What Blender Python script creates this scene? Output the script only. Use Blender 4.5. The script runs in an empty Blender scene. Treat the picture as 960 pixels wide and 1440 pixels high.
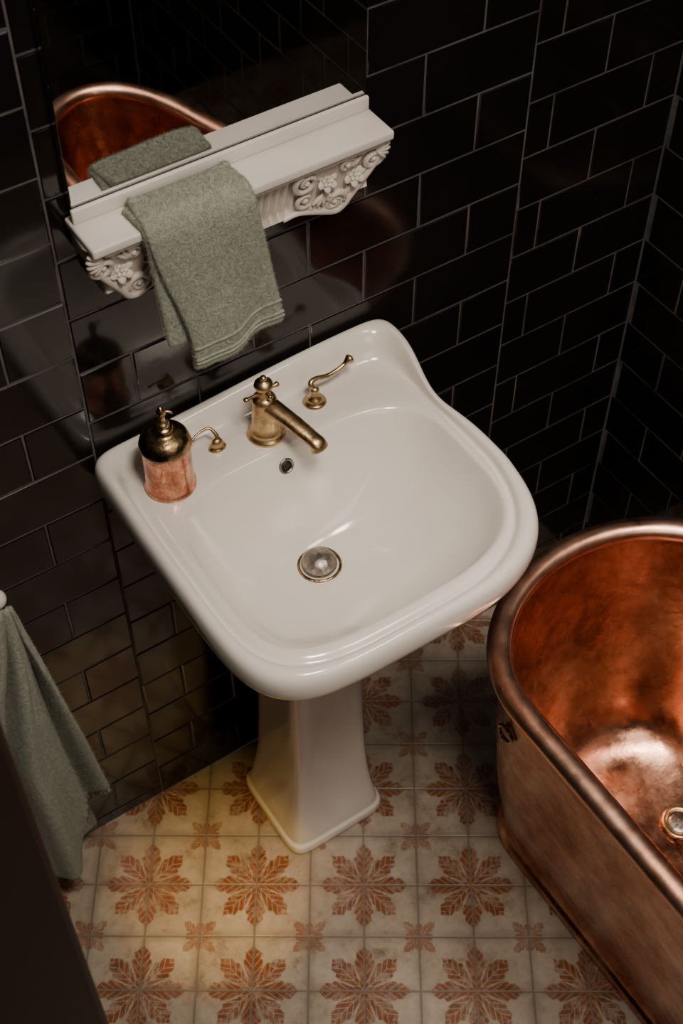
import bpy, math, random, bmesh
from mathutils import Vector, Euler, Matrix, noise
random.seed(7)
SC=bpy.context.scene
pi=math.pi
def link(o): SC.collection.objects.link(o); return o
def V(*a): return Vector(a)

# ------------------------------------------------------------------ materials
class NT:
    def __init__(s,name):
        s.m=bpy.data.materials.new(name); s.m.use_nodes=True
        s.t=s.m.node_tree; s.t.nodes.clear()
        s.out=s.n('ShaderNodeOutputMaterial'); s.b=s.n('ShaderNodeBsdfPrincipled')
        s.l(s.b.outputs[0],s.out.inputs[0])
    def n(s,t,**k):
        x=s.t.nodes.new(t)
        for a,b in k.items(): setattr(x,a,b)
        return x
    def l(s,a,b): s.t.links.new(a,b)
    def put(s,sock,v):
        if isinstance(v,bpy.types.NodeSocket): s.l(v,sock)
        else: sock.default_value=v
    def math(s,op,a,b=0.0,c=None):
        x=s.n('ShaderNodeMath',operation=op); s.put(x.inputs[0],a); s.put(x.inputs[1],b)
        if c is not None: s.put(x.inputs[2],c)
        return x.outputs[0]
    def mix(s,f,a,b):
        x=s.n('ShaderNodeMix',data_type='RGBA'); s.put(x.inputs[0],f); s.put(x.inputs[6],a); s.put(x.inputs[7],b); return x.outputs[2]
    def coord(s): return s.n('ShaderNodeTexCoord').outputs['Object']
    def noise(s,sc,det=4,rough=.55,vec=None,dist=0):
        x=s.n('ShaderNodeTexNoise'); x.inputs['Scale'].default_value=sc; x.inputs['Detail'].default_value=det
        x.inputs['Roughness'].default_value=rough; x.inputs['Distortion'].default_value=dist
        s.l(vec if vec is not None else s.coord(),x.inputs['Vector']); return x.outputs[0]
    def ramp(s,f,pts):
        x=s.n('ShaderNodeValToRGB'); s.l(f,x.inputs[0]); e=x.color_ramp.elements
        while len(e)>1: e.remove(e[-1])
        e[0].position=pts[0][0]; e[0].color=(*pts[0][1],1)
        for p,c in pts[1:]:
            q=e.new(p); q.color=(*c,1)
        return x.outputs[0]
    def bump(s,h,st=.3,d=.002,nrm=None):
        x=s.n('ShaderNodeBump'); x.inputs['Strength'].default_value=st; x.inputs['Distance'].default_value=d
        s.l(h,x.inputs['Height'])
        if nrm is not None: s.l(nrm,x.inputs['Normal'])
        return x.outputs[0]
    def set(s,**k):
        for a,b in k.items(): s.put(s.b.inputs[a.replace('_',' ')],b)
def g3(v): return (v,v,v)

def mat_ceramic():
    t=NT('white_ceramic'); f=t.noise(6,3)
    t.set(Base_Color=t.ramp(f,[(.3,(.74,.70,.65)),(.7,(.785,.75,.70))]),Roughness=t.ramp(t.noise(14),[(.3,g3(.13)),(.7,g3(.20))]))
    t.b.inputs['Coat Weight'].default_value=.5; t.b.inputs['Coat Roughness'].default_value=.07
    t.set(Normal=t.bump(t.noise(9,2),.10,.004)); return t.m
def mat_marble():
    t=NT('painted_marble'); f=t.noise(12,6)
    t.set(Base_Color=t.ramp(f,[(.3,(.64,.60,.56)),(.7,(.74,.70,.66))]),Roughness=.38,Normal=t.bump(t.noise(60,4),.15,.001)); return t.m
def mat_carved():
    t=NT('carved_plaster'); f=t.noise(25,5)
    t.set(Base_Color=t.ramp(f,[(.3,(.56,.51,.46)),(.7,(.68,.63,.58))]),Roughness=.5,Normal=t.bump(t.noise(120,4),.25,.001)); return t.m
def mat_copper(name,c0,c1,c2,r0=.16,r1=.42,sc=5.0,bump=.12,metal=1.0):
    t=NT(name); f=t.noise(sc,8,.65,dist=.6); f2=t.noise(sc*7,6,.7)
    mix=t.math('ADD',t.math('MULTIPLY',f,.7),t.math('MULTIPLY',f2,.3))
    t.set(Base_Color=t.ramp(mix,[(.38,c0),(.5,c1),(.62,c2)]),Metallic=metal,
          Roughness=t.ramp(t.noise(sc*1.7,7,.65),[(.35,g3(r0)),(.68,g3(r1))]),
          Normal=t.bump(t.noise(sc*3,5),bump,.01)); return t.m
def mat_tile():
    t=NT('black_glazed_tile'); 
    t.set(Base_Color=t.ramp(t.noise(3,3),[(.35,(.0042,.0038,.004)),(.7,(.0085,.007,.0068))]),
        Roughness=t.ramp(t.noise(9,5),[(.35,g3(.07)),(.7,g3(.16))]),Normal=t.bump(t.noise(7,2),.10,.006))
    return t.m
def mat_grout():
    t=NT('grey_grout'); t.set(Base_Color=t.ramp(t.noise(9,5,.7),[(.34,(.030,.027,.026)),(.7,(.14,.127,.122))]),Roughness=.85); return t.m
def mat_simple(name,c,r,metal=0,bsc=50,bs=.1):
    t=NT(name); k=t.noise(bsc/3,4); d=tuple(x*.8 for x in c)
    t.set(Base_Color=t.ramp(k,[(.3,d),(.7,c)]),Roughness=r,Metallic=metal,Normal=t.bump(t.noise(bsc,3),bs,.001)); return t.m
def mat_towel():
    t=NT('sage_terry'); co=t.coord()
    w=t.n('ShaderNodeTexVoronoi',feature='SMOOTH_F1'); w.inputs['Scale'].default_value=58; w.inputs['Smoothness'].default_value=.4
    nz=t.n('ShaderNodeTexNoise'); nz.inputs['Scale'].default_value=60; t.l(co,nz.inputs['Vector'])
    va=t.n('ShaderNodeVectorMath',operation='MULTIPLY_ADD'); t.l(nz.outputs['Color'],va.inputs[0]); va.inputs[1].default_value=(.020,.020,.020); t.l(co,va.inputs[2])
    t.l(va.outputs[0],w.inputs['Vector'])
    rings=t.math('SINE',t.math('MULTIPLY',w.outputs['Distance'],17.0))
    rr=t.math('MULTIPLY_ADD',rings,.5,.5)
    fine=t.noise(750,3,.7); mid=t.noise(230,5,.85)
    h=t.math('ADD',t.math('MULTIPLY',rr,.24),t.math('ADD',t.math('MULTIPLY',fine,.85),t.math('MULTIPLY',mid,.9)))
    col=t.ramp(t.math('MULTIPLY',h,.60),[(.38,(.26,.29,.215)),(.80,(.56,.60,.48))])
    t.set(Base_Color=col,Roughness=.95,Normal=t.bump(h,1.0,.0045))
    t.b.inputs['Sheen Weight'].default_value=.4; t.b.inputs['Sheen Roughness'].default_value=.5
    return t.m
def mat_floor():
    t=NT('patterned_floor_tile'); co=t.coord(); sp=t.n('ShaderNodeSeparateXYZ'); t.l(co,sp.inputs[0])
    X,Y=sp.outputs[0],sp.outputs[1]; P=.1762; a=math.radians(-33.5); ox,oy=.434,-.234
    M=t.math
    dx=M('SUBTRACT',X,ox); dy=M('SUBTRACT',Y,oy)
    U=M('DIVIDE',M('ADD',M('MULTIPLY',dx,math.cos(a)),M('MULTIPLY',dy,math.sin(a))),P)
    W=M('DIVIDE',M('ADD',M('MULTIPLY',dx,-math.sin(a)),M('MULTIPLY',dy,math.cos(a))),P)
    jit=t.math('MULTIPLY',t.math('SUBTRACT',t.noise(120,4,.7,co),.5),.040)
    def petals(fu,fv,scale,curve,axk):
        r=M('MULTIPLY',M('SQRT',M('ADD',M('MULTIPLY',fu,fu),M('MULTIPLY',fv,fv))),scale)
        th=M('DIVIDE',M('ARCTAN2',fv,fu),pi/4)
        kr=M('ROUND',th); ph=M('MULTIPLY',M('SUBTRACT',th,kr),pi/4)
        par=M('ABSOLUTE',M('MODULO',kr,2.0))
        al=M('MULTIPLY',r,M('COSINE',ph)); ac=M('ABSOLUTE',M('MULTIPLY',r,M('SINE',ph)))
        al2=M('MULTIPLY',al,M('ADD',axk,M('MULTIPLY',par,1-axk)))
        cv=t.n('ShaderNodeFloatCurve'); c=cv.mapping.curves[0]
        pts=curve
        c.points[0].location=pts[0]; c.points[1].location=pts[-1]
        for p in pts[1:-1]: c.points.new(*p)
        for p in c.points: p.handle_type='AUTO'
        cv.mapping.update(); t.l(M('MULTIPLY',al2,2.0),cv.inputs['Value'])
        wd=M('ADD',M('MULTIPLY',cv.outputs[0],.2),jit)
        m=M('MULTIPLY_ADD',M('SUBTRACT',wd,ac),75.0,.5); m.node.use_clamp=True
        rib=M('MULTIPLY_ADD',M('SUBTRACT',ac,.003),180.0,.5); rib.node.use_clamp=True
        rib=M('MAXIMUM',rib,M('GREATER_THAN',al,.27)); rib=M('MAXIMUM',rib,.35)
        ve=M('SINE',M('MULTIPLY',M('SUBTRACT',al,M('MULTIPLY',ac,1.3)),90.0))
        vm=M('MULTIPLY_ADD',M('ADD',ve,.92),6.0,.0); vm.node.use_clamp=True
        vm=M('MAXIMUM',vm,.42)
        ins=M('LESS_THAN',al,.42)
        return M('MULTIPLY',M('MULTIPLY',m,rib),M('MULTIPLY',vm,ins))
    cA=[(0,.03),(.06,.12),(.12,.19),(.18,.20),(.24,.21),(.32,.29),(.40,.37),(.46,.42),(.51,.40),(.545,.32),(.58,.32),(.63,.33),(.68,.22),(.73,.09),(.78,0),(1,0)]
    fu=M('SUBTRACT',U,M('ROUND',U)); fv=M('SUBTRACT',W,M('ROUND',W))
    gu=M('SUBTRACT',M('FRACT',U),.5); gv=M('SUBTRACT',M('FRACT',W),.5)
    big=petals(fu,fv,.93,cA,1.0); small=petals(gu,gv,1.9,cA,1.5)
    mask=M('MAXIMUM',big,M('MULTIPLY',small,.8))
    wear=M('MULTIPLY_ADD',M('SUBTRACT',t.noise(34,9,.85,co),.45),6.0,.6); wear.node.use_clamp=True
    wear=M('MAXIMUM',wear,.42)
    mask=M('MULTIPLY',mask,wear)
    du=M('ABSOLUTE',M('SUBTRACT',M('MULTIPLY',U,2.0),M('ROUND',M('MULTIPLY',U,2.0)))); dv=M('ABSOLUTE',M('SUBTRACT',M('MULTIPLY',W,2.0),M('ROUND',M('MULTIPLY',W,2.0))))
    d=M('MINIMUM',du,dv); gr=M('MULTIPLY_ADD',M('SUBTRACT',.018,d),90.0,.5); gr.node.use_clamp=True
    cream=t.ramp(t.noise(14,10,.8,co),[(.35,(.17,.12,.075)),(.46,(.35,.29,.22)),(.68,(.48,.42,.345))])
    wn=t.n('ShaderNodeTexWhiteNoise',noise_dimensions='2D'); cx=t.n('ShaderNodeCombineXYZ')
    t.l(M('FLOOR',M('MULTIPLY',U,2.0)),cx.inputs[0]); t.l(M('FLOOR',M('MULTIPLY',W,2.0)),cx.inputs[1]); t.l(cx.outputs[0],wn.inputs['Vector'])
    cream=t.mix(M('MULTIPLY',wn.outputs['Value'],.32),cream,(.28,.22,.16,1))
    edge=M('MULTIPLY_ADD',M('SUBTRACT',.16,d),5.0,0.0); edge.node.use_clamp=True
    cream=t.mix(M('MULTIPLY',M('MULTIPLY',edge,t.noise(30,5,.7,co)),1.1),cream,(.16,.11,.07,1))
    orange=t.ramp(t.noise(50,6,.7,co),[(.3,(.105,.032,.009)),(.7,(.26,.082,.022))])
    c=t.mix(mask,cream,orange); c=t.mix(M('MULTIPLY',gr,.9),c,(.17,.14,.115,1))
    h=M('SUBTRACT',M('MULTIPLY',t.noise(30,4,.6,co),.15),gr)
    t.set(Base_Color=c,Roughness=t.ramp(t.noise(12,5,.6,co),[(.3,g3(.26)),(.7,g3(.48))]),Normal=t.bump(h,.5,.0012))
    return t.m
CER=mat_ceramic(); MAR=mat_marble(); CARV=mat_carved(); TILE=mat_tile(); GROUT=mat_grout(); TOW=mat_towel(); FLOOR=mat_floor()
COP=mat_copper('aged_copper',(.30,.125,.07),(.60,.30,.19),(.82,.49,.35),.17,.40,7,.14)
COPR=mat_copper('polished_copper',(.66,.32,.20),(.88,.50,.35),(.96,.63,.48),.26,.40,9,.05)
COPB=mat_copper('bottle_copper',(.30,.10,.055),(.60,.25,.15),(.85,.46,.32),.07,.18,45,.06)
PATB=mat_copper('patinated_brass',(.15,.115,.06),(.34,.24,.12),(.55,.38,.20),.18,.36,45,.10)
BRS=mat_copper('antique_brass',(.28,.19,.09),(.52,.37,.19),(.70,.54,.32),.25,.42,30,.06)
STL=mat_copper('worn_steel',(.17,.15,.13),(.30,.275,.24),(.44,.40,.36),.24,.45,40,.15)
DARK=mat_simple('hole_shade',(.012,.01,.008),.6)
WOOD=mat_simple('dark_stained_wood',(.016,.007,.005),.45,0,80,.2)
PLAS=mat_simple('ceiling_plaster',(.08,.072,.065),.9)
t=NT('silvered_glass'); t.set(Base_Color=t.ramp(t.noise(4),[(.3,g3(.68)),(.7,g3(.72))]),Metallic=1.0,Roughness=.015); GLASS=t.m

# ------------------------------------------------------------------ mesh builder
class B:
    def __init__(s): s.v=[]; s.f=[]; s.mi=[]
    def face(s,idx,m=0): s.f.append(idx); s.mi.append(m)
    def loft(s,rings,closed=True,cap0=False,cap1=False,m=0):
        n=len(rings[0]); b=len(s.v)
        for r in rings: s.v+= [Vector(p) for p in r]
        for i in range(len(rings)-1):
            for j in range(n if closed else n-1):
                k=(j+1)%n; s.face((b+i*n+j,b+i*n+k,b+(i+1)*n+k,b+(i+1)*n+j),m)
        if cap0: s.face(tuple(b+j for j in range(n))[::-1],m)
        if cap1: s.face(tuple(b+(len(rings)-1)*n+j for j in range(n)),m)
    def lathe(s,prof,o=(0,0,0),rot=None,seg=40,m=0,sx=1,sy=1):
        o=Vector(o); R=rot or Matrix.Identity(3); rings=[]
        for r,z in prof:
            rings.append([o+R@Vector((r*sx*math.cos(2*pi*j/seg),r*sy*math.sin(2*pi*j/seg),z)) for j in range(seg)])
        s.loft(rings,True,True,True,m)
    def tube(s,path,rad,seg=14,m=0,sx=1.0,sy=1.0,up=(0,0,1)):
        P=[Vector(p) for p in path]; rings=[]; up=Vector(up)
        for i,p in enumerate(P):
            t=(P[min(i+1,len(P)-1)]-P[max(i-1,0)]).normalized()
            a=t.cross(up)
            if a.length<.05: a=t.cross(Vector((1,0,0)))
            a.normalize(); b=a.cross(t).normalized()
            r=rad[i] if hasattr(rad,'__len__') else rad
            rings.append([p+(a*math.cos(2*pi*j/seg)*sx+b*math.sin(2*pi*j/seg)*sy)*r for j in range(seg)])
        s.loft(rings,True,True,True,m)
    def ell(s,c,sc,rot=None,seg=16,m=0):
        R=rot or Matrix.Identity(3); c=Vector(c); rings=[]
        for i in range(seg//2+1):
            th=pi*(i/(seg//2)); th=min(max(th,.03),pi-.03)
            rings.append([c+R@Vector((sc[0]*math.sin(th)*math.cos(2*pi*j/seg),sc[1]*math.sin(th)*math.sin(2*pi*j/seg),sc[2]*math.cos(th))) for j in range(seg)])
        s.loft(rings,True,True,True,m)
    def box(s,a,b,m=0):
        x0,y0,z0=a;x1,y1,z1=b
        s.loft([[(x0,y0,z0),(x1,y0,z0),(x1,y1,z0),(x0,y1,z0)],[(x0,y0,z1),(x1,y0,z1),(x1,y1,z1),(x0,y1,z1)]],True,True,True,m)
    def done(s,name,mats,smooth=True,origin=None,angle=None):
        me=bpy.data.meshes.new(name)
        o=Vector(origin) if origin is not None else Vector((0,0,0))
        me.from_pydata([tuple(p-o) for p in s.v],[],s.f)
        for m in (mats if isinstance(mats,(list,tuple)) else [mats]): me.materials.append(m)
        for p,i in zip(me.polygons,s.mi): p.material_index=i; p.use_smooth=smooth
        me.validate(); me.update()
        bm=bmesh.new(); bm.from_mesh(me); bmesh.ops.recalc_face_normals(bm,faces=bm.faces); bm.to_mesh(me); bm.free()
        ob=link(bpy.data.objects.new(name,me)); ob.location=o
        return ob
def mod(o,t,**k):
    m=o.modifiers.new(t.lower(),t)
    for a,b in k.items(): setattr(m,a,b)
    return m
def sub(o,l=2): return mod(o,'SUBSURF',levels=l,render_levels=l)
def bev(o,w,s=3): mod(o,'BEVEL',width=w,segments=s,limit_method='ANGLE')
def thing(name,loc,label,cat):
    e=link(bpy.data.objects.new(name,None)); e.location=loc; e.empty_display_size=.05
    e['label']=label; e['category']=cat; return e
def par(ch,pa,label=None):
    bpy.context.view_layer.update()
    ch.parent=pa; ch.matrix_parent_inverse=pa.matrix_world.inverted()
    if label: ch['label']=label
    return ch
def catmull(pts,n=8):
    P=[Vector(p) for p in pts]; P=[P[0]*2-P[1]]+P+[P[-1]*2-P[-2]]; out=[]
    for i in range(1,len(P)-2):
        for k in range(n):
            t=k/n; a,b,c,d=P[i-1],P[i],P[i+1],P[i+2]
            out.append(.5*((2*b)+(c-a)*t+(2*a-5*b+4*c-d)*t*t+(-a+3*b-3*c+d)*t**3))
    out.append(P[-2]); return out
def lerpf(pts,x):
    for (a,b),(c,d) in zip(pts,pts[1:]):
        if x<=c: return b+(d-b)*(x-a)/(c-a)
    return pts[-1][1]
def ss(a,b,x):
    t=min(max((x-a)/(b-a),0),1); return t*t*(3-2*t)

# ------------------------------------------------------------------ room shell
TH=.0845; TW=.166; G=.0028
def tiled_wall(name,mapf,u0,u1,z1,zones):
    """mapf(u,z,d): d = distance out of the wall.  zones: (ua,ub,ushift,zshift)"""
    b=B(); GD=-.0011
    b.loft([[mapf(u0,0,GD),mapf(u1,0,GD),mapf(u1,z1,GD),mapf(u0,z1,GD)],
            [mapf(u0,0,-.06),mapf(u1,0,-.06),mapf(u1,z1,-.06),mapf(u0,z1,-.06)]],True,True,True,1)
    for ua,ub,us,zs in zones:
        k0=int((0-zs)/TH)-2
        for k in range(k0,int((z1-zs)/TH)+2):
            za=max(zs+k*TH,0); zb=min(zs+(k+1)*TH,z1)
            if zb-za<.012: continue
            off=us+(TW/2 if k%2 else 0)
            j=math.floor((ua-off)/TW)-1
            while off+j*TW<ub:
                a=max(off+j*TW,ua); c=min(off+(j+1)*TW,ub); j+=1
                if c-a<.012: continue
                A,C_,Za,Zb=a+G/2,c-G/2,za+G/2,zb-G/2
                tx=random.uniform(-1,1)*.0004; tz=random.uniform(-1,1)*.0003; w=.0016
                def q(u,z,d,t=0): 
                    return mapf(u,z,d+t*((tx if u>(A+C_)/2 else -tx)+(tz if z>(Za+Zb)/2 else -tz)))
                r0=[q(A,Za,-.002),q(C_,Za,-.002),q(C_,Zb,-.002),q(A,Zb,-.002)]
                r1=[q(A,Za,-.0008),q(C_,Za,-.0008),q(C_,Zb,-.0008),q(A,Zb,-.0008)]
                r2=[q(A+w,Za+w,0,1),q(C_-w,Za+w,0,1),q(C_-w,Zb-w,0,1),q(A+w,Zb-w,0,1)]
                b.loft([r0,r1,r2],True,False,True,0)
    o=b.done(name,[TILE,GROUT],smooth=False); o['kind']='structure'; return o
XR=1.301; XL=-.65; YF=-1.80; ZC=2.6
z0=1.0135-12*TH
tiled_wall('wall_back',lambda u,z,d:V(u,-d,z),XL,XR,ZC,[(XL,.388,.388-TW/2,z0+TH*.35),(.388,1.038,.872,z0),(1.038,XR,1.038+TW*.25,z0+TH*.45)])
tiled_wall('wall_right',lambda u,z,d:V(XR-d,-u,z),0,-YF,ZC,[(0,-YF,.09,z0+TH*.45)])
tiled_wall('wall_front',lambda u,z,d:V(u,YF+d,z),XL,XR,ZC,[(XL,XR,0,z0)])
tiled_wall('wall_left',lambda u,z,d:V(XL+d,-u,z),0,-YF,ZC,[(0,-YF,0,z0)])
b=B(); b.box((XL,YF,-.06),(XR,0,0)); o=b.done('floor',FLOOR,False); o['kind']='structure'
b=B(); b.box((XL,YF,ZC),(XR,0,ZC+.05)); o=b.done('ceiling',PLAS,False); o['kind']='structure'
dx,dy=.0736,-.641
b=B()
b.box((XL+.004,dy-.02,0.004),(dx,dy+.02,2.05))
o=b.done('door_1',WOOD,False,origin=(dx-.3,dy,0)); bev(o,.006); o['kind']='structure'
b=B()
for za,zb in((.2,.9),(1.05,1.9)):
    for yy in(dy-.024,dy+.0205):
        b.box((XL+.12,yy,za),(dx-.12,yy+.0035,zb))
p=b.done('door_panel',WOOD,False); bev(p,.002); par(p,o)

# ------------------------------------------------------------------ sink
NS=144
def pring(x0,x1,yb,yf,nb,nf,z,raise_=0.0,pinch=0.0,n=NS,asym=0.0):
    cx=(x0+x1)/2; a=(x1-x0)/2; cy=(yb+yf)/2; h=(yb-yf)/2; r=[]
    for j in range(n):
        ph=2*pi*j/n; c,s_=math.cos(ph),math.sin(ph)
        k=ss(-.35,.35,s_); nfx=nf-asym*ss(-.2,.6,c); e=nfx+(nb-nfx)*k
        R=1/((abs(c)/a)**e+(abs(s_)/h)**e)**(1/e)
        x=cx+R*c; y=cy+R*s_
        pf=math.exp(-((y+.140)/.055)**2)*pinch
        if x>cx: x-=pf*min(1,abs(x-cx)/a)**4
        z_=z+raise_*ss(-.165,-.05,y)*(.35+.65*ss(.37,.75,x))
        r.append((x,y,z_))
    return r
SX=.598; FY=.022
def sr(a,yb,yf,nb,nf,z,ra=0,pi_=0,cx=SX,asym=1.4): 
    yf+=FY*ss(-.28,-.43,yf)
    return pring(cx-a,cx+a,yb,yf,nb,nf,z,ra,pi_,asym=asym)
rings=[
 sr(.050,-.09,-.20,4,4,.700,asym=0),
 sr(.085,-.05,-.25,4,3.5,.702,asym=0),
 sr(.130,-.02,-.31,6,3.4,.716),
 sr(.176,-.004,-.375,9,3.8,.752),
 sr(.200,-.003,-.418,15,4.4,.790),
 sr(.208,-.003,-.434,20,4.6,.810),
 sr(.2105,-.003,-.437,22,4.6,.816),
 sr(.2165,-.003,-.448,24,4.6,.8200,.004,.004),
 sr(.2220,-.003,-.4555,26,4.6,.826,.008,.008),
 sr(.2242,-.003,-.4585,28,4.6,.837,.014,.012),
 sr(.2244,-.003,-.459,28,4.6,.852,.020,.013),
 sr(.2228,-.0035,-.4575,26,4.6,.8640,.026,.013),
 sr(.2190,-.006,-.454,22,4.5,.8708,.028,.012),
 sr(.2140,-.010,-.449,18,4.5,.8728,.028,.011),
 sr(.2095,-.016,-.4445,14,4.4,.8722,.027,.009),
 sr(.2068,-.022,-.4420,12,4.3,.8700,.022,.007),
 sr(.2056,-.027,-.4408,10,4.2,.8660,.016,.005),
 sr(.2048,-.030,-.4400,9.5,4.2,.8615,.012,.004),
 sr(.2035,-.035,-.4385,9,4.2,.8590,.008,.003),
 sr(.2005,-.041,-.4355,8,4.1,.8588,.003,.001),
 sr(.1975,-.048,-.4325,7,4.0,.8622,0),
 sr(.1935,-.062,-.428,5.8,4.0,.8645,0,0,.598,1.2),
 sr(.1895,-.083,-.4225,5.0,4.1,.8650,0,0,.599,1.1),
 sr(.1860,-.104,-.4180,4.4,4.1,.8648,0,0,.599,1.0),
 sr(.1842,-.1095,-.4150,4.2,4.0,.8632,0,0,.599,1.0),
 sr(.1822,-.1135,-.4125,4.0,3.9,.8570,0,0,.599,1.0),
 sr(.1790,-.1185,-.4080,3.9,3.8,.8450,0,0,.598,1.0),
 sr(.172,-.1275,-.399,3.6,3.6,.824,0,0,.597,.9),
 sr(.158,-.1370,-.383,3.1,3.1,.797,0,0,.595,.7),
 sr(.138,-.147,-.358,2.6,2.6,.773,0,0,.592,.4),
 sr(.112,-.157,-.325,2.4,2.4,.753,0,0,.590,.2),
 sr(.080,-.168,-.285,2.2,2.2,.739,0,0,.588,0),
 sr(.050,-.178,-.250,2,2,.7325,0,0,.587,0),
 sr(.026,-.187,-.227,2,2,.7300,0,0,.586,0),
 sr(.018,-.191,-.221,2,2,.7290,0,0,.586,0)]
sink=thing('pedestal_sink',(SX,-.15,0),'white glazed ceramic pedestal sink standing against black tiled wall','sink')
b=B(); b.loft(rings,True,True,True); basin=b.done('basin',CER,origin=(SX,-.2,.7)); sub(basin,1); par(basin,sink)
def top(x,y,zs=1.1):
    dg=bpy.context.evaluated_depsgraph_get(); ev=basin.evaluated_get(dg)
    mw=basin.matrix_world.inverted()
    ok,loc,nr,_=ev.ray_cast(mw@Vector((x,y,zs)),Vector((0,0,-1)))
    return (basin.matrix_world@loc,nr) if ok else (Vector((x,y,.865)),Vector((0,0,1)))
bpy.context.view_layer.update()
def sq(hx,hy,z,n=6,cy=-.145,cx=.601):
    return pring(cx-hx,cx+hx,cy+hy,cy-hy,n,n,z,n=96)
b=B(); PR=[(.085,0,8),(.0890,.003,8),(.0907,.008,8),(.0907,.021,8),(.0895,.0255,8),(.0858,.0275,8),(.0848,.031,8),(.0845,.038,8),(.0825,.050,8),(.0795,.068,8),(.0755,.095,8),(.0715,.13,8),(.0675,.19,8),(.0645,.28,8),(.0625,.40,8),(.063,.52,8),(.068,.62,8),(.078,.68,7),(.086,.712,7)]
b.loft([sq(h,h,z,n) for h,z,n in PR],True,True,True)
ped=b.done('pedestal',CER,origin=(SX,-.145,0)); sub(ped,1); par(ped,sink)
pt,nr=top(.586,-.205)
b=B(); b.lathe([(.001,-.004),(.029,-.004),(.0297,.001),(.0285,.003),(.0262,.0035),(.0255,.002),(.0250,-.002),(.001,-.002)],pt+V(0,0,.0005))
par(b.done('drain_ring',PATB),sink,'tarnished brass drain ring')
b=B(); b.lathe([(.001,.0),(.0205,.0),(.0232,.0045),(.0228,.0085),(.0192,.0145),(.0125,.0190),(.005,.0212),(.001,.0215)],pt+V(0,0,.0005))
par(b.done('drain_plug',STL),sink,'worn domed metal drain plug')
dg=bpy.context.evaluated_depsgraph_get(); ev=basin.evaluated_get(dg); mw=basin.matrix_world
ok,loc,nr,_=ev.ray_cast(mw.inverted()@Vector((.592,-.28,.840)),Vector((0,1,0)))
ov=mw@loc if ok else Vector((.592,-.131,.84)); q=nr.to_track_quat('Z','Y').to_matrix()
b=B(); b.lathe([(.0062,-.003),(.0105,-.003),(.0108,.0006),(.0098,.0018),(.0082,.0016),(.0070,.0002),(.0062,-.002)],ov,q,32)
par(b.done('overflow_ring',STL),sink,'small metal overflow ring')
b=B(); b.lathe([(.0005,.0003),(.0072,.0003),(.0072,.0006),(.0005,.0006)],ov,q,32)  # flat near-black disc: shade inside the overflow hole put into its colour
par(b.done('overflow_hole',DARK),sink,'overflow hole shade painted as dark disc')

# faucet (bolted to the sink: a part with its own sub-parts)
fx,fy=.589,-.079; pz_=top(fx,fy)[0].z
b=B(); b.lathe([(.001,0),(.0245,0),(.025,.002),(.0242,.0045),(.021,.006),(.0205,.008),(.0215,.010),(.0205,.0125),(.0185,.015),(.0178,.022),(.0168,.038),(.0158,.052),(.0158,.060),(.0150,.065),(.012,.068),(.009,.070),(.001,.071)],(fx,fy,pz_))
fa=b.done('faucet',BRS); par(fa,sink,'antique brass basin tap with cross handle and short spout')
b=B(); sp=catmull([(fx,fy+.006,pz_+.056),(fx+.004,fy-.012,pz_+.0565),(fx+.010,fy-.030,pz_+.053),(fx+.017,fy-.050,pz_+.0475),(fx+.0235,fy-.069,pz_+.0415),(fx+.0270,fy-.079,pz_+.0375),(fx+.0280,fy-.082,pz_+.031)],6)
n=len(sp); b.tube(sp,[lerpf([(0,.0125),(.3,.0113),(.7,.0105),(.90,.0112),(.96,.0120),(1,.0116)],i/(n-1)) for i in range(n)],24,0,1.08,.78,(0,0,1))
o=b.done('spout',BRS); par(o,fa)
hb=pz_+.070
b=B(); b.lathe([(.001,-.002),(.008,-.002),(.0085,.002),(.006,.006),(.0065,.009),(.0105,.013),(.0125,.017),(.0115,.021),(.0078,.0245),(.0050,.026),(.0040,.0275),(.0046,.0295),(.0032,.032),(.0005,.033)],(fx,fy,hb),None,32)
for an,L in ((10,.022),(100,.018),(190,.030),(280,.016)):
    a=math.radians(an-6); d=V(math.cos(a),math.sin(a),0); o_=V(fx,fy,hb+.007)
    b.tube([o_+d*.004,o_+d*(L*.45),o_+d*(L*.72),o_+d*(L*.85),o_+d*(L*.96),o_+d*L],[.0026,.0021,.0023,.0038,.0034,.001],12)
o=b.done('cross_handle',BRS); par(o,fa)
lx,ly=.670,-.066; lz=top(lx,ly)[0].z
b=B(); b.lathe([(.001,0),(.0150,0),(.0155,.0018),(.014,.004),(.0105,.0055),(.011,.007),(.0092,.010),(.0062,.012),(.0052,.019),(.0064,.022),(.0055,.026),(.001,.028)],(lx,ly,lz),None,32)
le=b.done('tap_lever',BRS); par(le,sink,'antique brass lever tap with long curved arm')
b=B(); ar=catmull([(lx,ly,lz+.022),(lx-.003,ly+.004,lz+.032),(lx+.006,ly+.006,lz+.034),(lx+.024,ly+.006,lz+.030),(lx+.042,ly+.006,lz+.033),(lx+.054,ly+.007,lz+.038),(lx+.063,ly+.008,lz+.042)],6)
n=len(ar); b.tube(ar,[lerpf([(0,.0045),(.25,.0038),(.6,.0028),(.78,.0030),(.88,.0062),(.95,.0068),(1,.002)],i/(n-1)) for i in range(n)],14)
par(b.done('lever_arm',BRS),le)
lx,ly=.525,-.066; lz=top(lx,ly)[0].z
b=B(); b.lathe([(.001,0),(.0100,0),(.0105,.0018),(.0095,.0035),(.007,.005),(.0075,.008),(.0065,.012),(.0045,.016),(.001,.017)],(lx,ly,lz),None,32,0,1.15,.85)
l2=b.done('tap_lever',BRS); par(l2,sink,'small brass tap with thin bent arm')
b=B(); ar=catmull([(lx+.002,ly,lz+.013),(lx+.001,ly+.005,lz+.022),(lx-.004,ly+.012,lz+.028),(lx-.014,ly+.013,lz+.027),(lx-.024,ly+.012,lz+.024),(lx-.030,ly+.010,lz+.020)],6)
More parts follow.
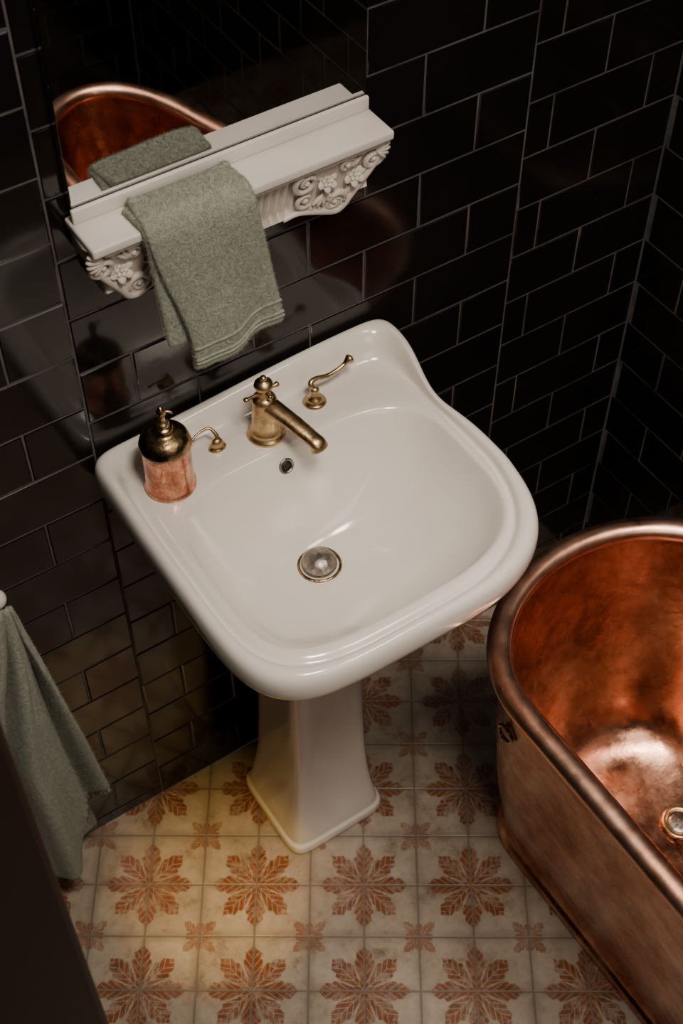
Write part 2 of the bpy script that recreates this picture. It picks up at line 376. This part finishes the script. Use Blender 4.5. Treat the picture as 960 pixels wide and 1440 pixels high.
n=len(ar); b.tube(ar,[lerpf([(0,.0032),(.5,.0016),(.85,.0016),(.93,.0027),(1,.001)],i/(n-1)) for i in range(n)],12)
par(b.done('lever_arm',BRS),l2)

# soap dispenser
bx,by=.447,-.086; bz=max(top(bx+dx_,by+dy_)[0].z for dx_ in(-.03,0,.03) for dy_ in(-.03,0,.03))+.0003
so=thing('soap_dispenser',(bx,by,bz),'round copper soap dispenser with aged brass lid on sink','soap dispenser')
b=B(); b.lathe([(.001,0),(.0312,0),(.0322,.0015),(.0320,.004),(.0305,.006),(.0300,.009),(.0297,.03),(.0299,.05),(.0297,.069),(.0302,.072),(.029,.075),(.001,.075)],(bx,by,bz),None,56)
par(b.done('dispenser_body',COPB),so)
b=B(); b.lathe([(.0285,.0725),(.0315,.073),(.0322,.075),(.0316,.0775),(.0306,.081),(.0290,.0855),(.0255,.0895),(.0200,.0930),(.0150,.095),(.0120,.0965),(.0110,.0985),(.0122,.101),(.0110,.1045),(.001,.106)],(bx,by,bz),None,56)
par(b.done('dispenser_lid',PATB),so,'greenish aged brass domed lid')
b=B(); b.lathe([(.001,.104),(.0080,.104),(.0085,.109),(.0062,.1115),(.0040,.114),(.0040,.123),(.0056,.125),(.0058,.129),(.003,.134),(.0005,.137)],(bx,by,bz),None,28)
b.tube(catmull([(bx,by,bz+.127),(bx+.006,by-.003,bz+.1285),(bx+.012,by-.006,bz+.126)],4),.002,10)
par(b.done('pump_nozzle',BRS),so,'small brass pump nozzle')

# ------------------------------------------------------------------ mirror
b=B(); b.box((.411,-.013,1.2555),(.780,-.0015,1.90)); mi=b.done('mirror',GLASS,False,origin=(.595,-.003,1.2555)); bev(mi,.0012,2)
mi['label']='frameless rectangular wall mirror standing above carved white shelf'; mi['category']='mirror'

# ------------------------------------------------------------------ shelf
SZ=1.240
sh=thing('wall_shelf',(.593,-.002,SZ),'white marble wall shelf with carved scroll brackets under mirror','shelf')
b=B(); b.box((.405,-.069,SZ-.012),(.781,-.0015,SZ)); o=b.done('shelf_board',MAR,True); bev(o,.003); par(o,sh)
b=B(); b.box((.408,-.0205,SZ),(.779,-.0145,SZ+.0175)); o=b.done('upstand',MAR,True); bev(o,.0016,2); par(o,sh)
def cove(t_): return .053-.024*t_**.8
b=B(); zt0=SZ-.0125; zb=1.144
rings=[]
nx=300
for i in range(nx+1):
    x=.425+(.765-.425)*i/nx; fl=.0065*abs(math.sin(pi*(x-.425)/.0105))**.7
    r=[(x,-.0015,zt0)]
    for k in range(13):
        t_=k/12; z=zt0-(zt0-zb)*t_
        d=cove(t_)-.002+(fl*ss(.08,.2,t_) if t_<.84 else 0)
        if t_>=.84: d+=.010*math.sin((t_-.84)/.16*pi)
        r.append((x,-d,z))
    r.append((x,-.0015,zb)); rings.append(r)
b.loft(rings,True,True,True); b.box((.42,-.063,zt0-.006),(.77,-.0015,zt0)); o=b.done('fluted_frieze',CARV,True); mod(o,'EDGE_SPLIT',split_angle=math.radians(60)); par(o,sh)
def spiral(c,r0,turns,sgn,a0,n=32,k=.85):
    out=[]
    for i in range(n+1):
        t_=i/n; a=a0+sgn*turns*2*pi*t_; r=r0*(1-k*t_)
        out.append(V(c[0]+r*math.cos(a),c[1],c[2]+r*math.sin(a)))
    return out
def bracket(xc,s):
    b=B(); X=lambda d: xc+s*d
    rings=[]
    low=[(-.060,1.152),(-.045,1.148),(-.03,1.144),(-.012,1.136),(.004,1.130),(.016,1.137),(.030,1.162),(.042,1.184),(.053,1.200)]
    for i in range(25):
        d=-.045+.098*i/24; zb_=lerpf(low,d)
        r=[(X(d),-.0015,zt0)]
        for k in range(9):
            t_=k/8; r.append((X(d),-(.026*(1-t_)+.030),zt0-(zt0-zb_)*t_))
        r.append((X(d),-.0015,zb_)); rings.append(r)
    b.loft(rings,True,True,True)
    def face_y(z): 
        t_=min(max((zt0-z)/.095,0),1); return -(.026*(1-t_)+.0315)
    def onf(pts,off=0): return [V(p.x,face_y(p.z)-off,p.z) for p in pts]
    S=catmull([(X(-.072),0,1.150),(X(-.055),0,1.153),(X(-.038),0,1.148),(X(-.018),0,1.139),(X(.000),0,1.131),(X(.011),0,1.135),(X(.019),0,1.149),(X(.030),0,1.165),(X(.043),0,1.186),(X(.053),0,1.208)],5)
    b.tube(onf(S,.001),[lerpf([(0,.003),(.35,.005),(.6,.006),(1,.0045)],i/(len(S)-1)) for i in range(len(S))],10)
    for i,p in enumerate(onf(S,.002)[8:-6:3]):
        a=-.9+i*.16
        b.ell(p+V(-s*.004,-.001,.009),(.0034,.0026,.0105),Matrix.Rotation(s*a,3,'Y'),10)
    for (d,z,r,tn,a0,sg,w) in [(-.002,1.149,.0150,1.6,-.4,1,.0046),(.042,1.200,.0155,1.6,1.2,-1,.0048),(-.048,1.202,.017,1.6,2.0,1,.0042),(-.046,1.172,.012,1.4,-1.0,-1,.0034),(.006,1.206,.010,1.4,.8,1,.0032)]:
        sp=spiral((X(d),0,z),r,tn,sg*s,a0 if s>0 else pi-a0)
        b.tube(onf(sp,.0012),[w*(1-.45*i/len(sp)) for i in range(len(sp))],8)
        b.ell((X(d),face_y(z)-.002,z),(.004,.004,.004),None,10)
    for (d,z,r) in [(.020,1.182,.0150),(-.018,1.190,.0140)]:
        y=face_y(z)-.0005; c=V(X(d),y,z); R=Euler((math.radians(66),0,0)).to_matrix()
        for k in range(6):
            a=k*2*pi/6+.3; off=R@V(math.cos(a)*r*.60,math.sin(a)*r*.60,0)
            b.ell(c+off,(r*.44,r*.34,r*.14),R@Matrix.Rotation(a,3,'Z')@Matrix.Rotation(-.3,3,'Y'),12)
        for k in range(6):
            a=k*2*pi/6+.8; off=R@V(math.cos(a)*r*.30,math.sin(a)*r*.30,.0015)
            b.ell(c+off,(r*.26,r*.20,r*.12),R@Matrix.Rotation(a,3,'Z')@Matrix.Rotation(-.5,3,'Y'),10)
        b.ell(c+R@V(0,0,.003),(r*.16,r*.16,r*.16),R,10)
    for k in range(5):
        a=-1.0+k*.5
        b.ell(V(X(-.020+.009*math.sin(a)),face_y(1.168)-.001,1.166-.004*math.cos(a)),(.0030,.003,.0095),Matrix.Rotation(-s*a,3,'Y'),10)
    for k in range(4):
        a=-.9+k*.6
        b.ell(V(X(.014+.007*math.sin(a)),face_y(1.205)-.001,1.203+.004*math.cos(a)),(.0026,.0026,.0085),Matrix.Rotation(s*a,3,'Y'),10)
    for k in range(6):
        a=-1.1+k*.44
        b.ell(V(X(.046+.006*math.cos(a)),-.056,1.214+.009*math.sin(a)),(.011,.0055,.0028),Matrix.Rotation(-s*a*.8,3,'Y'),10)
    o=b.done('bracket',CARV,True); par(o,sh); return o
bracket(.722,1); bracket(.462,-1)

# ------------------------------------------------------------------ towels
def towel_strip(path,xa,xb,nu,fold,seed):
    rows=[]; P=catmull([(0,p[0],p[1]) for p in path],9); L=[0]
    for a,c in zip(P,P[1:]): L.append(L[-1]+(c-a).length)
    for i,p in enumerate(P):
        t_=L[i]/L[-1]; row=[]
        tan=(P[min(i+1,len(P)-1)]-P[max(i-1,0)]).normalized(); nrm=Vector((0,tan.z,-tan.y))
        if nrm.y>0 and abs(nrm.y)>.3: nrm=-nrm
        if abs(nrm.y)<=.3 and nrm.z<0: nrm=-nrm
        for j in range(nu+1):
            u=j/nu; x=xa(t_)+(xb(t_)-xa(t_))*u
            w=fold(u,t_); nz=noise.noise(Vector((u*3+seed,t_*4,seed)))*.0025*min(1,t_*3)
            row.append(Vector((x,p.y,p.z))+nrm*(w+nz))
        rows.append(row)
    return rows
def fuzz(o,count,length,seed):
    """short terry pile"""
    m=o.modifiers.new('pile','PARTICLE_SYSTEM'); st=m.particle_system.settings
    m.particle_system.seed=seed
    st.type='HAIR'; st.count=count; st.hair_length=length; st.hair_step=3; st.display_step=2; st.render_step=2
    st.use_modifier_stack=True; st.emit_from='FACE'; st.distribution='RAND'
    st.use_advanced_hair=True; st.brownian_factor=.0; st.factor_random=length*.35; st.length_random=.4
    st.root_radius=1.0; st.tip_radius=.6; st.radius_scale=.00022; st.material=1
b=B()
fA=lambda u,t_: .006*math.sin(u*5.2+.6)*ss(.25,.8,t_)+.004*math.sin(u*11+t_*3)*ss(.4,1,t_)-.004*abs(2*u-1)**6
rows=towel_strip([(-.030,SZ+.008),(-.040,SZ+.0115),(-.055,SZ+.0120),(-.070,SZ+.0105),(-.0815,SZ-.001),(-.085,SZ-.018),(-.086,SZ-.05),(-.088,SZ-.09),(-.090,SZ-.14),(-.092,SZ-.190)],
   lambda t_:.466+.026*ss(.15,1,t_)-.004*math.sin(t_*6), lambda t_:.588+.030*ss(.2,1,t_)+.004*math.sin(t_*5),30,fA,1.3)
for i,r in enumerate(rows):
    t_=i/(len(rows)-1)
    for j,p in enumerate(r): p.z+=ss(.3,1,t_)*(-.006+.014*(j/30)**2)
b.loft(rows,False)
fB=lambda u,t_: .003*math.sin(u*6+1)*ss(.2,.8,t_)
rows2=towel_strip([(-.031,SZ+.002),(-.045,SZ+.004),(-.066,SZ+.0035),(-.0730,SZ-.004),(-.0750,SZ-.02),(-.0755,SZ-.08),(-.0775,SZ-.165)],
   lambda t_:.458+.012*t_, lambda t_:.575+.03*t_,20,fB,4.1)
for i,r in enumerate(rows2):
    t_=i/(len(rows2)-1)
    for j,p in enumerate(r): p.z+=ss(.3,1,t_)*(.004-.012*(j/20))
b.loft(rows2,False)
tw=b.done('hand_towel',TOW,True,origin=(.52,-.045,SZ)); mod(tw,'SOLIDIFY',thickness=.0092,offset=0); sub(tw,1); fuzz(tw,80000,.0015,3)
tw['label']='folded sage green embossed hand towel draped over white shelf'; tw['category']='towel'
b=B()
for k,dz in enumerate((3,4,7)):
    r=rows[-dz]; b.tube([p+V(0,-.0053,0) for p in r],.0019,8)
he=b.done('woven_hem',TOW,True); par(he,tw,'flat woven hem band')
hk=thing('towel_hook',(.205,-.002,.775),'small white ceramic knob hook on the black tiled wall','hook')
b=B(); R=Euler((pi/2,0,0)).to_matrix()
b.lathe([(.001,0),(.020,0),(.021,.003),(.017,.006),(.009,.009),(.007,.03),(.007,.056),(.001,.058)],(.205,-.0015,.785),R,28); par(b.done('hook_stem',BRS),hk,'brass hook stem')
b=B(); b.ell((.205,-.068,.785),(.013,.013,.013),None,20); par(b.done('hook_knob',CER),hk)
def hang(xl,xr,zt,zbf,y0,nu,nv,fa_,seed,fr=11):
    rows=[]
    for i in range(nv+1):
        t_=i/nv; row=[]
        for j in range(nu+1):
            u=j/nu; z=zt+(zbf(u)-zt)*t_; tz=(zt-z)/zt
            x=xl(tz)+(xr(tz)-xl(tz))*u
            g=ss(0,.3,t_)
            y=y0(tz)+fa_*g*math.sin(u*fr+seed+tz*1.2)+.4*fa_*g*math.sin(u*fr*2.3+seed*2)+.004*noise.noise(V(u*4,tz*6,seed))
            row.append(V(x,y,z))
        rows.append(row)
    return rows
b=B()
XRt=lambda t_:lerpf([(0,.218),(.08,.223),(.22,.238),(.42,.258),(.60,.272),(1,.290)],t_)
r1=hang(lambda t_:.185-.16*ss(0,.5,t_),XRt,.775,lambda u:.10+.205*ss(.62,1,u),lambda t_:-.080-.012*t_,44,44,.016,.3,16)
b.loft(r1,False)
r2=hang(lambda t_:.19-.16*ss(0,.5,t_),lambda t_:lerpf([(0,.208),(.3,.222),(.7,.248),(1,.260)],t_),.770,lambda u:.035+.06*u**2,lambda t_:-.040-.006*t_,36,44,.010,1.7,13)
b.loft(r2,False)
ht=b.done('bath_towel',TOW,True,origin=(.19,-.06,.775)); mod(ht,'SOLIDIFY',thickness=.010,offset=0); sub(ht,1); fuzz(ht,100000,.0017,5)
ht['label']='long sage green patterned terry towel hanging from wall hook'; ht['category']='towel'
b=B(); random.seed(3)
for k in range(30):
    u=k/29; i=44*(.80+.20*u); i0=min(int(i),43); p=r1[-1][i0].lerp(r1[-1][i0+1],i-i0)+V(random.uniform(-.001,.001),0,0)
    b.tube([p,p+V(random.uniform(-.002,.004),-.001,-.010),p+V(random.uniform(-.004,.006),0,-.021)],[.0014,.0012,.0007],6)
fr=b.done('fringe',TOW,True); fr['kind']='stuff'; par(fr,ht)

# ------------------------------------------------------------------ bathtub
def stad(cx,hw,y0,y1,Le,z,n=96,Lf=None):
    Lf=Lf or Le; r=[]; m=n//2; q=24
    for j in range(m+1):
        a=pi*j/m; r.append([cx+hw*math.cos(a),y0-Le+Le*math.sin(a),z])
    for k in range(1,q): r.append([cx-hw,(y0-Le)+((y1+Lf)-(y0-Le))*k/q,z])
    for j in range(m+1):
        a=pi+pi*j/m; r.append([cx+hw*math.cos(a),y1+Lf+Lf*math.sin(a),z])
    for k in range(1,q): r.append([cx+hw,(y1+Lf)+((y0-Le)-(y1+Lf))*k/q,z])
    xl=cx-hw
    for p in r:   # egg plan: narrower towards the foot
        p[0]=xl+(p[0]-xl)*(1-.38*ss(-.42,-1.05,p[1]))
    return r
TX=.948; RZ=.600; Y1=-1.13
tub=thing('bathtub',(TX,-.70,0),'freestanding roll-top copper bathtub with mottled patina beside sink','bathtub')
out=[(.135,.038,0.000),(.1365,.036,.004),(.1365,.036,.014),(.129,.042,.020),(.124,.046,.026),(.128,.040,.06),(.142,.032,.12),(.158,.026,.20),(.175,.022,.30),(.188,.020,.40),(.198,.019,.50),(.205,.018,.56),(.209,.017,.585)]
rings=[]
LE=.85
for hw,ins,z in out: rings.append(stad(TX,hw,-.268-ins,Y1+ins,LE*hw,z))
inn=[(.207,.019,.590),(.203,.024,.57),(.197,.034,.52),(.188,.050,.44),(.178,.068,.36),(.167,.088,.29),(.152,.112,.235),(.130,.145,.203),(.10,.19,.192),(.05,.28,.188),(.01,.36,.187)]
for hw,ins,z in inn: rings.append(stad(TX,hw,-.268-ins,Y1+ins,LE*hw,z))
b=B(); b.loft(rings,True,True,True); o=b.done('tub_shell',COP,True,origin=(TX,-.70,0)); sub(o,1); par(o,tub)
path=[Vector(p) for p in stad(TX,.215,-.288,Y1+.022,.18,RZ-.008)]
b=B(); rings=[]; N=len(path)
for i,p in enumerate(path):
    tg=(path[(i+1)%N]-path[(i-1)%N]).normalized(); a=tg.cross(V(0,0,1)).normalized()
    rings.append([p+a*math.cos(2*pi*j/20)*.0180+V(0,0,1)*math.sin(2*pi*j/20)*.0155 for j in range(20)])
rings.append(rings[0])
b.loft(rings,True); o=b.done('rolled_rim',COPR,True,origin=(TX,-.70,RZ)); par(o,tub,'bright rosy rolled copper rim')
b=B(); b.lathe([(.019,0),(.028,0),(.029,.003),(.026,.0055),(.0215,.0045),(.019,.001)],(.995,-.586,.192),None,36)
par(b.done('tub_drain',BRS),tub,'plain dull brass drain ring')
b=B(); b.lathe([(.001,0),(.0195,0),(.0195,.0025),(.014,.004),(.001,.0045)],(.995,-.586,.192),None,32)
par(b.done('drain_plug',STL),tub,'dull metal drain plug')
b=B(); R=Euler((0,-pi/2,0)).to_matrix(); hc=V(.752,-.425,.47)
b.lathe([(.001,0),(.012,0),(.012,.008),(.008,.012),(.001,.013)],hc+V(.015,0,0),R,24)
ring=[hc+V(-.002,math.cos(a)*.014,math.sin(a)*.014-.008) for a in [2*pi*k/28 for k in range(29)]]
b.tube(ring,.003,8,0,1,1,(1,0,0))
par(b.done('ring_fitting',PATB),tub,'small dark ring fitting')

# ------------------------------------------------------------------ lights
def area(name,loc,tgt,size,e,col,spread=180):
    d=bpy.data.lights.new(name,'AREA'); d.energy=e; d.size=size; d.color=col; d.spread=math.radians(spread)
    o=link(bpy.data.objects.new(name,d)); o.location=loc
    o.rotation_euler=(Vector(tgt)-Vector(loc)).to_track_quat('-Z','Y').to_euler(); return o
def spot(name,loc,tgt,e,col,ang,blend=.8,r=.03):
    d=bpy.data.lights.new(name,'SPOT'); d.energy=e; d.color=col; d.spot_size=math.radians(ang); d.spot_blend=blend; d.shadow_soft_size=r
    o=link(bpy.data.objects.new(name,d)); o.location=loc
    o.rotation_euler=(Vector(tgt)-Vector(loc)).to_track_quat('-Z','Y').to_euler(); return o
area('key_light',(.42,-.95,2.5),(.62,-.34,.7),.32,10.5,(1,.86,.72),120)
area('front_fill',(.55,-1.65,1.8),(.80,-.3,.6),.7,4.2,(1,.84,.71))
area('tub_fill',(1.02,-1.0,2.45),(.95,-.62,.3),.4,2.6,(1,.84,.72),60)  # added fill to brighten the copper tub, not a lamp of the room
spot('warm_floor_light',(.22,-.50,.62),(.375,-.205,0),17,(1,.58,.10),34,1,.03)
w=bpy.data.worlds.new('world'); SC.world=w; w.use_nodes=True
w.node_tree.nodes['Background'].inputs[0].default_value=(.5,.45,.42,1); w.node_tree.nodes['Background'].inputs[1].default_value=.05

# ------------------------------------------------------------------ camera
cd=bpy.data.cameras.new('camera'); cam=link(bpy.data.objects.new('camera',cd)); SC.camera=cam
cam.location=(0,-1.149,2.2); cam.rotation_euler=(math.radians(39.2),0,math.radians(-33.3))
cd.sensor_fit='VERTICAL'; cd.sensor_height=36; cd.lens=50; cd.clip_start=.02
cd.dof.use_dof=True; cd.dof.focus_distance=1.78; cd.dof.aperture_fstop=9
